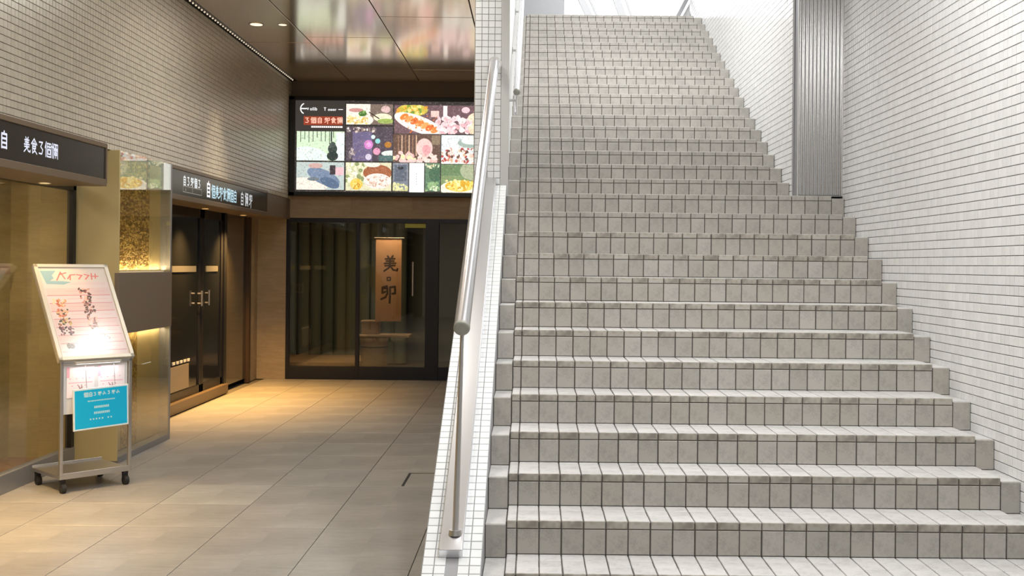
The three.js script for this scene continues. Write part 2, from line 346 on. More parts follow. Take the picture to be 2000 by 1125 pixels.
{
  const h = thing('handrail', 'slim steel handrail fixed to the dividing wall beside the upper flight', 'handrail');
  const s2 = 0.133 / 0.258, ry = (d) => EYE + 1.30 + (d - 8.1) * s2, x = -0.135;
  mesh('rail_tube', cyl([x, ry(8.1), -8.1], [x, ry(13), -13], 0.024), M.steel, h);
  mesh('lower_rail', cyl([x - 0.012, ry(8.2) - 0.2, -8.2], [x - 0.012, ry(13) - 0.2, -13], 0.013), M.steel, h);
  for (const d of [8.2, 9.4, 10.6, 11.8]) mesh('bracket', [cyl([x, ry(d) - 0.21, -d], [x, ry(d), -d], 0.008), cyl([x, ry(d) - 0.1, -d], [XS - 0.002, ry(d) - 0.1, -d], 0.01), cyl([XS, ry(d) - 0.1, -d], [XS + 0.006, ry(d) - 0.1, -d], 0.03)], M.steelSatin, h);
  mesh('end_cap', new THREE.SphereGeometry(0.026, 16, 10).translate(x, ry(8.1), -8.1), M.capGrey, h);
}
/* ---------------------------------------------------------------- fluted metal column cover */
{
  const c = thing('metal_column', 'fluted stainless steel column cover standing where the stairs narrow', 'column');
  const x0 = 1.95, x1 = 2.29, y0 = 2.1, y1 = 5.6, d = 7.985, ribs = 12;
  mesh('cover_body', bx(x0 + 0.004, x1 - 0.001, y0, y1, d + 0.004, 8.1), M.greyMetal, c);
  const sh = [], w = (x1 - x0) / ribs;
  for (let i = 0; i <= ribs * 14; i++) { const x = x0 + (x1 - x0) * i / (ribs * 14); sh.push([x, -d + 0.0035 * (1 - Math.cos(2 * Math.PI * i / 14))]); }
  const pos = [], uv = [], idx = [];
  sh.forEach(([x, z], i) => { for (const y of [y0 + 0.01, y1]) { pos.push(x, y, z); uv.push(x, y); } if (i) { const a = (i - 1) * 2, b = i * 2; idx.push(a, b, b + 1, a, b + 1, a + 1); } });
  const g = new THREE.BufferGeometry(); g.setAttribute('position', new THREE.Float32BufferAttribute(pos, 3)); g.setAttribute('uv', new THREE.Float32BufferAttribute(uv, 2)); g.setIndex(idx); g.computeVertexNormals();
  mesh('fluted_face', g, phy({ color: C(0.58, 0.58, 0.585), metalness: 0.85, roughness: 0.24, side: THREE.DoubleSide }), c);
  mesh('edge_strip', rbx(x1 - 0.016, x1 - 0.002, y0, y1, d - 0.01, d + 0.01, 0.002), M.steelSatin, c);
  mesh('edge_strip', rbx(x0 - 0.002, x0 + 0.006, y0, y1, d - 0.006, d + 0.02, 0.002), M.steelSatin, c);
}
/* ---------------------------------------------------------------- exit at the top of the stairs */
{
  const TOP = 2.1 + 0.133 * 18;
  const p = struct('wall_top', 'grey metal wall panel with a small white lamp at the top of the stairs', 'wall');
  mesh('panel_body', rbx(-0.2, 0.36, TOP, 7.2, 13.5, 13.6, 0.006), M.greyMetal, p);
  mesh('knob_lamp', new THREE.SphereGeometry(0.03, 16, 10).translate(0.22, TOP + 0.12, -13.49), M.whitePaint, p);
  const s = thing('exit_screen', 'leaning white frame bars in front of the bright daylight at the top of the stairs', 'screen');
  const bar = (xa, xb, w, mat, name = 'frame_bar') => {   // leaning bar from (xa, TOP) to (xb, TOP + 2.4)
    const g = rbx(-w / 2, w / 2, 0, 1, -0.02, 0.02, 0.004), a = Math.atan2(xa - xb, 2.4), L = Math.hypot(xb - xa, 2.4); g.scale(1, L, 1); g.rotateZ(a); g.translate(xa, TOP, -13.7); mesh(name, g, mat, s);
  };
  const silver = std({ color: C(0.62, 0.63, 0.65), roughness: 0.5 });
  bar(0.44, -0.45, 0.03, silver); bar(0.80, -0.35, 0.085, silver); bar(0.90, -0.2, 0.03, silver); bar(1.20, 0.3, 0.09, silver); bar(1.31, 0.45, 0.025, silver);
  bar(1.68, 2.9, 0.05, M.greyMetal, 'edge_bar');
  mesh('sill', rbx(0.36, 1.94, TOP, TOP + 0.012, 13.66, 13.74, 0.003), silver, s);
  const w = struct('wall_exit', 'pale plaster wall beside the exit opening', 'wall');
  const sh = new THREE.Shape([[1.73, TOP], [2.6, TOP], [2.6, 7.6], [2.93, 7.0]].slice(0, 3).concat([[2.6, 6.1]]).map((q) => new THREE.Vector2(...q)));
  const g = new THREE.ExtrudeGeometry(sh, { depth: 0.1, bevelEnabled: false }); g.translate(0, 0, -13.85);
  mesh('wall_body', plain(g), M.plaster, w);
  const l = struct('floor_landing', 'pale stone landing at the head of the stairs', 'floor');
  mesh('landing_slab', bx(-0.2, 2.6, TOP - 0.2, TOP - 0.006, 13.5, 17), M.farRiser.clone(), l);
}

/* ---------------------------------------------------------------- shop fronts along the left of the passage */
{
  const w = struct('window_1', 'shop window with dark frame and ochre interior, nearest on the left', 'window');
  const X = -3.56, y1 = 2.16;
  mesh('pane', bx(X - 0.003, X + 0.003, 0.13, y1, 5.62, 8.30), M.glass, w);
  mesh('pane', bx(X - 0.003, X + 0.003, 0.13, y1, 2.0, 5.56), M.glass, w);
  mesh('mullion', rbx(X - 0.03, X + 0.02, 0.1, y1, 5.55, 5.63, 0.004), M.black, w);
  mesh('mullion', rbx(X - 0.03, X + 0.02, 0.1, y1, 8.30, 8.36, 0.004), M.black, w);
  mesh('bottom_rail', rbx(X - 0.04, X + 0.025, 0, 0.13, -3, 8.36, 0.004), M.greyMetal, w);
  mesh('top_rail', rbx(X - 0.03, X + 0.02, y1 - 0.05, y1, -3, 8.36, 0.004), M.black, w);
  const r = struct('wall_shop', 'ochre interior lining behind the near shop window', 'wall');
  mesh('back_panel', bx(-4.12, -4.06, 0, 2.43, -3, 8.44), M.ochre, r);
  for (const d of [4.2, 6.2, 7.6]) mesh('panel_batten', rbx(-4.06, -4.035, 0.02, 2.3, d, d + 0.35, 0.004), M.ochre, r);
  mesh('rail_band', rbx(-4.035, -4.02, 1.46, 1.54, -2, 8.3, 0.004), M.wood, r);
  mesh('end_panel', bx(-4.06, -3.6, 0, 2.43, 8.38, 8.44), M.ochre, r);
  mesh('shop_floor', bx(-4.06, -3.6, 0, 0.04, -3, 8.38), M.wood, r);
  mesh('shop_ceiling', bx(-4.06, -3.6, 2.3, 2.43, -3, 8.38), M.beige, r);
  mesh('near_end', bx(-4.5, -3.29, 0, 2.43, -3, -2.9), M.dark, r);
  for (const d of [4.6, 6.9]) {
    const t = thing('strip_lamp', d < 5 ? 'warm strip lamp on the ceiling of the near shop window, outside view' : 'warm strip lamp on the ceiling of the near shop window', 'lamp', [-3.8, 2.3, -d]);
    mesh('diffuser', rbx(-0.05, 0.05, -0.03, 0, -0.6, 0.6, 0.004), glow(WARM, 1.2), t);
    const l = new THREE.RectAreaLight(WARM, 26, 0.1, 1.2); l.position.set(0, -0.036, 0); l.rotation.x = -Math.PI / 2; t.add(l);
  }
}
/* pillar with gold glass panels */
{
  const p = thing('display_pillar', 'square pillar with glossy gold mosaic glass, behind the menu stand', 'pillar');
  const x0 = -3.56, x1 = -3.21, d0 = 8.37, d1 = 9.56, Y = 2.43;
  mesh('pillar_core', bx(x0, x1 - 0.10, 0, Y, d0, d1), M.pillarFace, p);
  mesh('front_panel', rbx(x0 + 0.01, x1 + 0.002, 0.02, Y, d0 - 0.018, d0, 0.003), M.pillarFace, p);
  mesh('rear_edge', rbx(x1 - 0.10, x1 + 0.004, 0, Y, d1 - 0.02, d1 + 0.012, 0.004), M.greyMetal, p);
  mesh('plinth', rbx(x1 - 0.1, x1 + 0.006, 0, 0.05, d0, d1, 0.003), M.greyMetal, p);
  const gold = canvas(512, 1024, (c, w, h) => {
    c.fillStyle = '#b0914a'; c.fillRect(0, 0, w, h);
    for (let i = 0; i < 3600; i++) { const s = rr(12, 34), k = rnd(); c.fillStyle = k < 0.42 ? `rgba(236,206,120,${rr(0.4, 0.95)})` : `rgba(112,86,36,${rr(0.35, 0.85)})`; c.save(); c.translate(rnd() * w, rnd() * h); c.rotate(rnd() * 6.28); c.fillRect(-s / 2, -s / 4, s, s / 2); c.restore(); }
  });
  const goldM = std({ map: gold, bumpMap: gold, bumpScale: 0.006, roughness: 0.3, metalness: 0.1 });
  const panel = (y0, y1, da, db, mat, name) => { const g = new THREE.BoxGeometry(0.012, y1 - y0, db - da); g.translate(x1 - 0.094, (y0 + y1) / 2, -(da + db) / 2); mesh(name, g, mat, p); };
  panel(1.50, 2.40, d0 + 0.01, 9.26, goldM, 'gold_panel'); panel(1.50, 2.40, 9.27, d1 - 0.02, M.pillarFace, 'plain_panel');
  panel(0.06, 1.02, d0 + 0.3, 9.0, goldM, 'gold_panel'); panel(0.06, 1.02, d0 + 0.01, d0 + 0.29, M.pillarFace, 'plain_panel'); panel(0.06, 1.02, 9.01, d1 - 0.02, M.pillarFace, 'plain_panel');
  mesh('glass_pane', bx(x1 - 0.004, x1 + 0.002, 1.47, Y, d0, d1), M.mirrorGlass, p);
  mesh('glass_pane', bx(x1 - 0.004, x1 + 0.002, 0.05, 1.03, d0, d1), M.mirrorGlass, p);
  mesh('middle_band', rbx(x1 - 0.03, x1 + 0.008, 1.0, 1.48, d0 - 0.019, d1 + 0.012, 0.004), M.taupe, p);
  for (const [y, up, k] of [[1.485, 1, 55], [0.995, -1, 30]]) {   // strips of light behind the band
    mesh('light_strip', rbx(x1 - 0.078, x1 - 0.05, y - 0.006, y + 0.006, d0 + 0.02, d1 - 0.03, 0.003), glow(WARM, 1), p);
    const l = new THREE.RectAreaLight(WARM, k, 0.026, d1 - d0 - 0.06); l.position.set(x1 - 0.064, y + 0.010 * up, -(d0 + d1) / 2); l.rotation.x = up > 0 ? Math.PI / 2 : -Math.PI / 2; p.add(l);
  }
}
/* recessed dark double door */
{
  const X = -3.72, D = struct('door_1', 'recessed black double door with lit slots on the left of the passage', 'door');
  mesh('head', bx(-4.5, -3.29, 2.16, 2.43, 9.57, DB), M.taupe, D);
  mesh('recess_side', bx(-4.5, -3.56, 0, 2.16, 9.4, 9.56), M.dark, D);
  mesh('threshold', rbx(X - 0.3, X + 0.06, 0, 0.11, 9.57, 13.0, 0.004), M.brownMetal, D);
  const leaf = (d0, d1) => {
    const l = mesh('leaf', [rbx(X - 0.04, X, 0.11, 2.16, d0, d0 + 0.07, 0.004), rbx(X - 0.04, X, 0.11, 2.16, d1 - 0.07, d1, 0.004), rbx(X - 0.04, X, 0.11, 0.2, d0, d1, 0.004), rbx(X - 0.04, X, 2.06, 2.16, d0, d1, 0.004)], M.darkFrame, D);
    mesh('leaf_pane', bx(X - 0.024, X - 0.016, 0.2, 2.06, d0 + 0.07, d1 - 0.07), M.blackGlass ??= phy({ color: C(0.012, 0.013, 0.016), roughness: 0.08, clearcoat: 0.6, clearcoatRoughness: 0.1 }), l);
    mesh('lit_slot', rbx(X - 0.016, X - 0.006, 1.46, 1.525, d0 + 0.2, d1 - 0.18, 0.002), glow(C(1.0, 0.60, 0.24), 0.3), l);
    return l;
  };
  const a = leaf(10.95, 12.12), b = leaf(12.13, 12.94);
  mesh('pull_handle', [cyl([X + 0.045, 1.08, -11.98], [X + 0.045, 1.25, -11.98], 0.012), cyl([X, 1.11, -11.98], [X + 0.045, 1.11, -11.98], 0.008), cyl([X, 1.22, -11.98], [X + 0.045, 1.22, -11.98], 0.008)], M.steel, a);
  mesh('pull_handle', [cyl([X + 0.045, 1.08, -12.25], [X + 0.045, 1.25, -12.25], 0.012), cyl([X, 1.11, -12.25], [X + 0.045, 1.11, -12.25], 0.008), cyl([X, 1.22, -12.25], [X + 0.045, 1.22, -12.25], 0.008)], M.steel, b);
  mesh('frosted_panel', bx(X - 0.016, X - 0.008, 0.21, 0.47, 11.04, 11.72), std({ color: C(0.26, 0.23, 0.195), roughness: 0.5 }), a);
  for (let i = 0; i < 5; i++) mesh('white_mark', rbx(X - 0.016, X - 0.008, 0.49, 0.52, 11.2 + i * 0.12, 11.27 + i * 0.12, 0.002), M.whitePaint, a);
  leaf(9.58, 10.94);
  mesh('jamb', rbx(X - 0.04, X + 0.02, 0, 2.16, 12.95, 13.05, 0.004), M.darkFrame, D);
  mesh('side_pane', bx(X - 0.03, X - 0.02, 0.06, 2.16, 13.05, 14.08), phy({ color: C(0.05, 0.045, 0.038), roughness: 0.12, clearcoat: 0.5 }), D);
  mesh('jamb', rbx(X - 0.04, X + 0.02, 0, 2.16, 14.08, 14.17, 0.004), std({ color: C(0.05, 0.028, 0.015), roughness: 0.5 }), D);
  mesh('end_strip', bx(X - 0.04, X, 0, 2.16, 14.17, DB), M.beige, D);
}
/* overhead signs with lit lettering */
function strokes(c, x, y, s, list, lw) {   // draws polylines given in a unit square
  c.lineWidth = lw; c.lineCap = 'round'; c.lineJoin = 'round';
  for (const l of list) { c.beginPath(); l.forEach(([a, b], i) => (i ? c.lineTo(x + a * s, y + b * s) : c.moveTo(x + a * s, y + b * s))); c.stroke(); }
}
const GLYPH = {
  bi: [[[0.34, 0.02], [0.42, 0.14]], [[0.68, 0.0], [0.58, 0.14]], [[0.2, 0.2], [0.8, 0.18]], [[0.26, 0.34], [0.74, 0.33]], [[0.14, 0.49], [0.86, 0.47]], [[0.5, 0.18], [0.5, 0.48]], [[0.18, 0.64], [0.82, 0.62]], [[0.5, 0.5], [0.44, 0.76], [0.12, 0.98]], [[0.52, 0.66], [0.7, 0.9], [0.96, 0.95], [0.98, 0.84]]],
  u: [[[0.40, 0.06], [0.13, 0.14], [0.12, 0.48], [0.3, 0.4]], [[0.26, 0.2], [0.42, 0.16], [0.44, 0.5], [0.32, 0.74], [0.06, 0.86]], [[0.6, 0.12], [0.6, 0.7], [0.58, 1.08]], [[0.6, 0.14], [0.9, 0.08], [0.92, 0.5], [0.74, 0.52]]],
  ji: [[[0.5, 0.0], [0.42, 0.14]], [[0.2, 0.15], [0.2, 0.98]], [[0.2, 0.15], [0.8, 0.15], [0.8, 0.98]], [[0.2, 0.42], [0.8, 0.42]], [[0.2, 0.68], [0.8, 0.68]], [[0.2, 0.95], [0.8, 0.95]]],
  shoku: [[[0.5, 0.0], [0.1, 0.36]], [[0.5, 0.0], [0.9, 0.36]], [[0.28, 0.34], [0.72, 0.34], [0.72, 0.64], [0.28, 0.64]], [[0.28, 0.34], [0.28, 0.96], [0.6, 0.8]], [[0.28, 0.49], [0.72, 0.49]], [[0.5, 0.7], [0.9, 0.98]], [[0.5, 0.2], [0.5, 0.32]]],
  pu: [[[0.5, 0.05], [0.36, 0.3], [0.58, 0.5], [0.3, 0.92]], [[0.12, 0.55], [0.1, 0.85]], [[0.72, 0.5], [0.9, 0.86]]],
  ko: [[[0.22, 0.0], [0.04, 0.4]], [[0.16, 0.25], [0.16, 1.0]], [[0.36, 0.08], [0.36, 0.98], [0.96, 0.98], [0.96, 0.08], [0.36, 0.08]], [[0.46, 0.3], [0.86, 0.3]], [[0.66, 0.16], [0.66, 0.5]], [[0.5, 0.5], [0.84, 0.5], [0.84, 0.8], [0.5, 0.8], [0.5, 0.5]]],
  ran: [[[0.02, 0.25], [0.3, 0.25]], [[0.16, 0.0], [0.16, 1.0]], [[0.36, 0.04], [0.36, 1.0]], [[0.36, 0.04], [0.62, 0.04], [0.62, 0.34], [0.36, 0.34]], [[0.7, 0.04], [0.96, 0.04], [0.96, 1.0]], [[0.7, 0.04], [0.7, 0.34], [0.96, 0.34]], [[0.46, 0.46], [0.88, 0.46]], [[0.66, 0.4], [0.66, 0.96]], [[0.5, 0.6], [0.82, 0.6], [0.82, 0.76], [0.5, 0.76], [0.5, 0.6]]],
  san: [[[0.2, 0.12], [0.7, 0.1], [0.42, 0.42], [0.74, 0.6], [0.6, 0.9], [0.2, 0.88]]],
};
function overheadSign(label, X, y0, y1, d0, d1, draw) {
  const t = thing('shop_sign', label, 'sign', [0, 0, 0], 0, 'black shop signs over the left doors');
  const L = d1 - d0, h = y1 - y0;
  mesh('sign_box', rbx(-3.5, X, y0, y1, d0, d1, 0.005), M.signBlack, t);
  mesh('lower_trim', rbx(-3.52, X + 0.012, y0 - 0.02, y0 + 0.03, d0, d1 + 0.005, 0.004), M.brownMetal, t);
  mesh('upper_trim', rbx(-3.5, X + 0.012, y1 - 0.03, y1 + 0.004, d0, d1 + 0.005, 0.004), M.brownMetal, t);
  mesh('end_trim', rbx(-3.5, X + 0.012, y0, y1, d1 - 0.006, d1 + 0.012, 0.003), M.brownMetal, t);
  const k = 2048 / L, tex = canvas(2048, Math.round(h * k), (c, w, hh) => { c.fillStyle = '#000'; c.fillRect(0, 0, w, hh); draw(c, (d) => (d - d0) * k, (y) => (y1 - y) * k, k); });
  const g = new THREE.PlaneGeometry(L, h - 0.06); g.attributes.uv.needsUpdate = true;
  for (let i = 0; i < 4; i++) { const v = g.attributes.uv.getY(i); g.attributes.uv.setY(i, 0.03 / h + v * (h - 0.06) / h); }
  g.rotateY(Math.PI / 2); g.translate(X + 0.003, (y0 + y1) / 2, -(d0 + d1) / 2);
  mesh('lit_lettering', plain(g), std({ color: C(0.028, 0.027, 0.025), roughness: 0.25, emissive: C(1, 1, 1), emissiveMap: tex, emissiveIntensity: 1.0 }), t);
}
overheadSign('black overhead sign with white lettering above the near ochre shop window', -3.1, 2.13, 2.415, 3.6, 7.8, (c, px, py, k) => {
  c.strokeStyle = '#e9ecff'; const s = 0.098 * k, y = py(EYE + 0.752);
  strokes(c, px(6.255), y, s, GLYPH.ji, 0.014 * k); strokes(c, px(6.14), y, s, GLYPH.pu, 0.013 * k);
  ['bi', 'shoku', 'san', 'ko', 'ran'].forEach((n, i) => strokes(c, px(6.54 + i * 0.096), y, s * 0.94, GLYPH[n], 0.0105 * k));
});
overheadSign('black overhead sign with bluish lit lettering above the recessed double door', -3.25, 2.155, 2.44, 9.6, 13.14, (c, px, py, k) => {
  c.strokeStyle = '#dfe6ea';
  const y1 = py(EYE + 0.80); ['ji', 'san', 'u', 'ko', 'san'].forEach((n, i) => strokes(c, px(9.99 + i * 0.11), y1, 0.088 * k, GLYPH[n], 0.013 * k));
  c.strokeStyle = '#7d7a76'; c.lineWidth = 0.008 * k; c.strokeRect(px(9.99), py(EYE + 0.705), 0.56 * k, 0.055 * k); strokes(c, px(10.05), py(EYE + 0.69), 0.03 * k, GLYPH.pu, 0.006 * k); strokes(c, px(10.25), py(EYE + 0.69), 0.03 * k, GLYPH.san, 0.006 * k);
  c.strokeStyle = '#f4f6fa'; strokes(c, px(10.70), py(EYE + 0.80), 0.15 * k, GLYPH.ji, 0.022 * k);
  c.strokeStyle = '#bfe3f2'; ['ko', 'bi', 'u', 'shoku', 'ran', 'ko', 'ji'].forEach((n, i) => strokes(c, px(10.87 + i * 0.134), py(EYE + 0.78), 0.13 * k, GLYPH[n], 0.015 * k));
  c.strokeStyle = '#cfd2d6'; ['ji', 'ran', 'u'].forEach((n, i) => strokes(c, px(11.95 + i * 0.18), py(EYE + 0.78), 0.14 * k, GLYPH[n], 0.016 * k));
});
/* small downlights under the signs and in the bronze ceiling */
function downlight(x, y, d, r, color, k, label, angle = 0.75, group = 'recessed downlights') {
  const t = thing('downlight', label, 'lamp', [x, y, -d], 0, group);
  const ring = new THREE.LatheGeometry([[r, 0.0], [r * 1.25, -0.004], [r * 1.3, 0.0]].map((p) => new THREE.Vector2(...p)), 24); mesh('bezel', ring, M.steelSatin, t);
  mesh('lens', new THREE.CylinderGeometry(r, r, 0.004, 24).translate(0, -0.001, 0), glow(color, 1.6), t);
  const s = new THREE.SpotLight(color, k, 0, angle, 0.7, 2); s.position.set(0, -0.012, 0); s.target.position.set(0, -1, 0); s.castShadow = true; s.shadow.radius = r / 0.02; t.add(s, s.target);
}
downlight(-2.87, CEIL - 0.001, 11.1, 0.062, WARM, 16, 'bright recessed downlight in the bronze ceiling, left one', 0.5);
downlight(-2.60, CEIL - 0.001, 11.1, 0.04, WARM, 8, 'small recessed downlight in the bronze ceiling, right one', 0.5);
downlight(-3.40, 2.108, 6.1, 0.035, C(1, 0.62, 0.24), 22, 'downlight under the near black shop sign, first', 0.95);
downlight(-3.40, 2.108, 7.5, 0.035, C(1, 0.66, 0.28), 2, 'downlight under the near black shop sign, second', 0.6);
downlight(-3.47, 2.133, 11.4, 0.035, C(1, 0.54, 0.15), 30, 'downlight under the far black shop sign, first', 0.95);
downlight(-3.47, 2.133, 12.9, 0.035, C(1, 0.54, 0.15), 40, 'downlight under the far black shop sign, second', 0.95);
/* unseen panel lamps in the bronze ceiling, put in to brighten passage and board */
for (const [x, d, k, w, l, label] of [[-0.98, 7.55, 42, 0.3, 0.4, 'unseen flush ceiling lamp of the passage, small one placed for the glare on the menu board'], [-1.9, 9.25, 19, 0.6, 1.0, 'added flush ceiling lamp of the passage, farthest from the viewer'], [-1.9, 5.0, 16, 0.6, 1.2, 'added flush ceiling lamp of the passage, middle one'], [-1.9, 1.5, 14, 0.6, 1.2, 'added flush ceiling lamp of the passage, nearest the viewer']]) {
  const t = thing('unseen_panel_lamp', label, 'lamp', [x, CEIL - 0.002, -d], 0, 'unseen ceiling lamps put in to light the passage');
  mesh('frame', rbx(-w / 2 - 0.03, w / 2 + 0.03, -0.012, 0, -l / 2 - 0.03, l / 2 + 0.03, 0.004), M.steelSatin, t);
  mesh('diffuser', rbx(-w / 2, w / 2, -0.018, -0.008, -l / 2, l / 2, 0.003), glow(C(1, 0.92, 0.8), 1.4), t);
  const a = new THREE.RectAreaLight(C(1, 0.965, 0.90), k, w, l); a.position.set(0, -0.024, 0); a.rotation.x = -Math.PI / 2; t.add(a);
}
/* beaded light strip along the edge of the ceiling */
{
  const t = struct('trim_2', 'dark slot with a row of tiny lit beads between mosaic wall and ceiling', 'trim');
  mesh('slot', bx(-3.286, -3.205, CEIL + 0.006, CEIL + 0.03, 3, DB), M.black, t);
  const beads = []; for (let d = 8.6; d < 14.5; d += 0.09) beads.push(plain(new THREE.SphereGeometry(0.010, 8, 6).translate(-3.245, CEIL + 0.002, -d)));
  const b = mesh('light_beads', mergeGeometries(beads), glow(C(1, 0.82, 0.6), 0.8), t); b.userData.kind = 'stuff';
}
/* ---------------------------------------------------------------- glazed entrance at the end of the passage */
{
  const D = struct('door_2', 'glazed shop entrance with black frame at the end of the passage', 'door');
  const x0 = -3.335, x1 = -0.62, d = DB + 0.02, P = (px) => (px - 1041 + 5) * DB / FOCAL;
  mesh('head', rbx(x0, x1, 2.12, 2.18, d - 0.02, d + 0.06, 0.004), M.darkFrame, D);
  mesh('bottom_rail', rbx(x0, x1, 0, 0.175, d - 0.02, d + 0.06, 0.004), M.darkFrame, D);
  for (const [a, b] of [[x0, x0 + 0.045], [P(690), P(697)], [P(826), P(852)], [-0.68, x1]]) mesh('mullion', rbx(a, b, 0.0, 2.18, d - 0.025, d + 0.06, 0.004), M.darkFrame, D);
  const panes = [[x0 + 0.045, P(690)], [P(697), P(826)], [P(852), -0.68]];
  panes.forEach(([a, b]) => mesh('pane', bx(a, b, 0.17, 2.13, d + 0.015, d + 0.021), M.tinted, D));
  mesh('pull_handle', [cyl([P(802), 1.14, -(d - 0.05)], [P(802), 1.6, -(d - 0.05)], 0.014), cyl([P(802), 1.2, -(d - 0.05)], [P(802), 1.2, -(d + 0.015)], 0.008), cyl([P(802), 1.54, -(d - 0.05)], [P(802), 1.54, -(d + 0.015)], 0.008)], M.steel, D);
  mesh('glass_strip', bx(P(785), P(827), 2.06, 2.115, d + 0.008, d + 0.012), std({ color: C(0.42, 0.45, 0.10), roughness: 0.6 }), D);  // thin yellow-green strip at the top of the pane
  const r = struct('wall_interior', 'dim interior of the shop behind the glazed entrance', 'wall');
  mesh('interior_back', bx(-4.5, 0.2, 0, 2.6, 17.6, 17.75), std({ color: C(0.2, 0.205, 0.165), roughness: 0.9 }), r);
  mesh('interior_side', bx(-4.5, -4.4, 0, 2.6, DB + 0.16, 17.6), M.taupe, r);
  mesh('interior_side', bx(XL, XL + 0.1, 0, 2.6, DB + 0.16, 17.6), M.taupe, r);
  mesh('interior_ceiling', bx(-4.5, 0.2, 2.5, 2.6, DB + 0.16, 17.75), M.taupe, r);
  for (let x = -4.35; x < -2.0; x += 0.19) mesh('curtain_fold', cyl([x, 0.02, -16.9], [x, 2.48, -16.9], 0.1, 0.1, 14), std({ color: C(0.15, 0.165, 0.12), roughness: 0.95 }), r);
  mesh('wood_deck', bx(-3.9, -2.45, 0.0, 0.16, 15.3, 16.6), M.wood, r);
  const l = thing('added_shop_lamp', 'added warm lamp brightening the shop behind the glazed entrance', 'lamp', [-2.1, 2.5, -14.98]);  // lamp added so the banner and barrel show through the glass
  mesh('diffuser', rbx(-0.3, 0.3, -0.03, 0, -0.15, 0.15, 0.004), glow(WARM, 0.5), l);
  const a = new THREE.RectAreaLight(WARM, 32, 0.6, 0.3); a.position.set(0, -0.036, 0); a.rotation.x = -Math.PI / 2; l.add(a);
}
{
  const b = thing('hanging_banner', 'tall orange-brown banner with three dark brushed characters behind the glass', 'banner', [-2.0, 0.772, -(DB + 0.38)]);
  const tex = canvas(360, 1164, (c, w, h) => {
    c.fillStyle = '#b98a63'; c.fillRect(0, 0, w, h);
    for (let i = 0; i < 5000; i++) { c.fillStyle = `rgba(${rnd() < 0.5 ? '90,55,30' : '215,165,125'},0.07)`; c.fillRect(rnd() * w, rnd() * h, rr(2, 30), 1.5); }
    c.strokeStyle = '#3a2410';
    strokes(c, 92, 250, 215, GLYPH.bi, 25); c.lineWidth = 18; c.strokeStyle = '#4a2c14'; c.strokeRect(162, 550, 44, 42);
    c.strokeStyle = '#3a2010'; strokes(c, 68, 660, 225, GLYPH.u, 30);
  });
  const cloth = new THREE.PlaneGeometry(0.357, 1.155, 12, 24); const p = cloth.attributes.position; for (let i = 0; i < p.count; i++) p.setZ(i, 0.004 * Math.sin(p.getX(i) * 22) * (0.6 - p.getY(i)));
  cloth.translate(0, 0.5775, 0); cloth.computeVertexNormals();
  mesh('cloth', plain(cloth), std({ map: tex, roughness: 0.9, side: THREE.DoubleSide }), b);
  mesh('rod', cyl([-0.2, 1.155, 0], [0.215, 1.155, 0], 0.008), M.brownMetal, b);
  mesh('hanger', [cyl([-0.15, 1.155, 0], [-0.15, 1.727, 0], 0.002), cyl([0.15, 1.155, 0], [0.15, 1.727, 0], 0.002)], M.dark, b);
}
{
  const t = thing('wooden_barrel', 'pale wooden barrel-shaped stand behind the glass entrance', 'barrel', [-2.23, 0, -15.25]);
  mesh('barrel_body', new THREE.LatheGeometry([[0, 0], [0.16, 0], [0.185, 0.25], [0.2, 0.52], [0.19, 0.54], [0, 0.54]].map((p) => new THREE.Vector2(...p)), 28), M.paleWood, t);
  for (const y of [0.1, 0.4]) mesh('hoop', new THREE.TorusGeometry(0.166 + y * 0.062, 0.009, 8, 32).rotateX(Math.PI / 2).translate(0, y, 0), M.brownMetal, t);
  const l = thing('wooden_tray', 'flat wooden tray with dishes on top of the barrel stand', 'tray', [-2.12, 0.54, -15.25]);
  mesh('board', rbx(-0.33, 0.4, 0, 0.035, -0.2, 0.2, 0.008), M.paleWood, l);
  mesh('foot', rbx(-0.1, 0.08, 0, 0.004, -0.1, 0.1, 0.001), M.brownMetal, l);
  const k = thing('wooden_box', 'pale wooden box on the tray behind the glass entrance', 'box', [-2.28, 0.575, -15.25]);
  mesh('box_body', rbx(-0.12, 0.12, 0, 0.17, -0.12, 0.12, 0.006), M.paleWood, k); mesh('lid', rbx(-0.13, 0.13, 0.17, 0.195, -0.13, 0.13, 0.006), M.paleWood, k);
}
downlight(-1.95, 2.49, DB + 0.2, 0.03, WARM, 9, 'added small spot lamp inside the shop, lighting the orange-brown banner', 0.9);  // spot put in to light the banner from its front
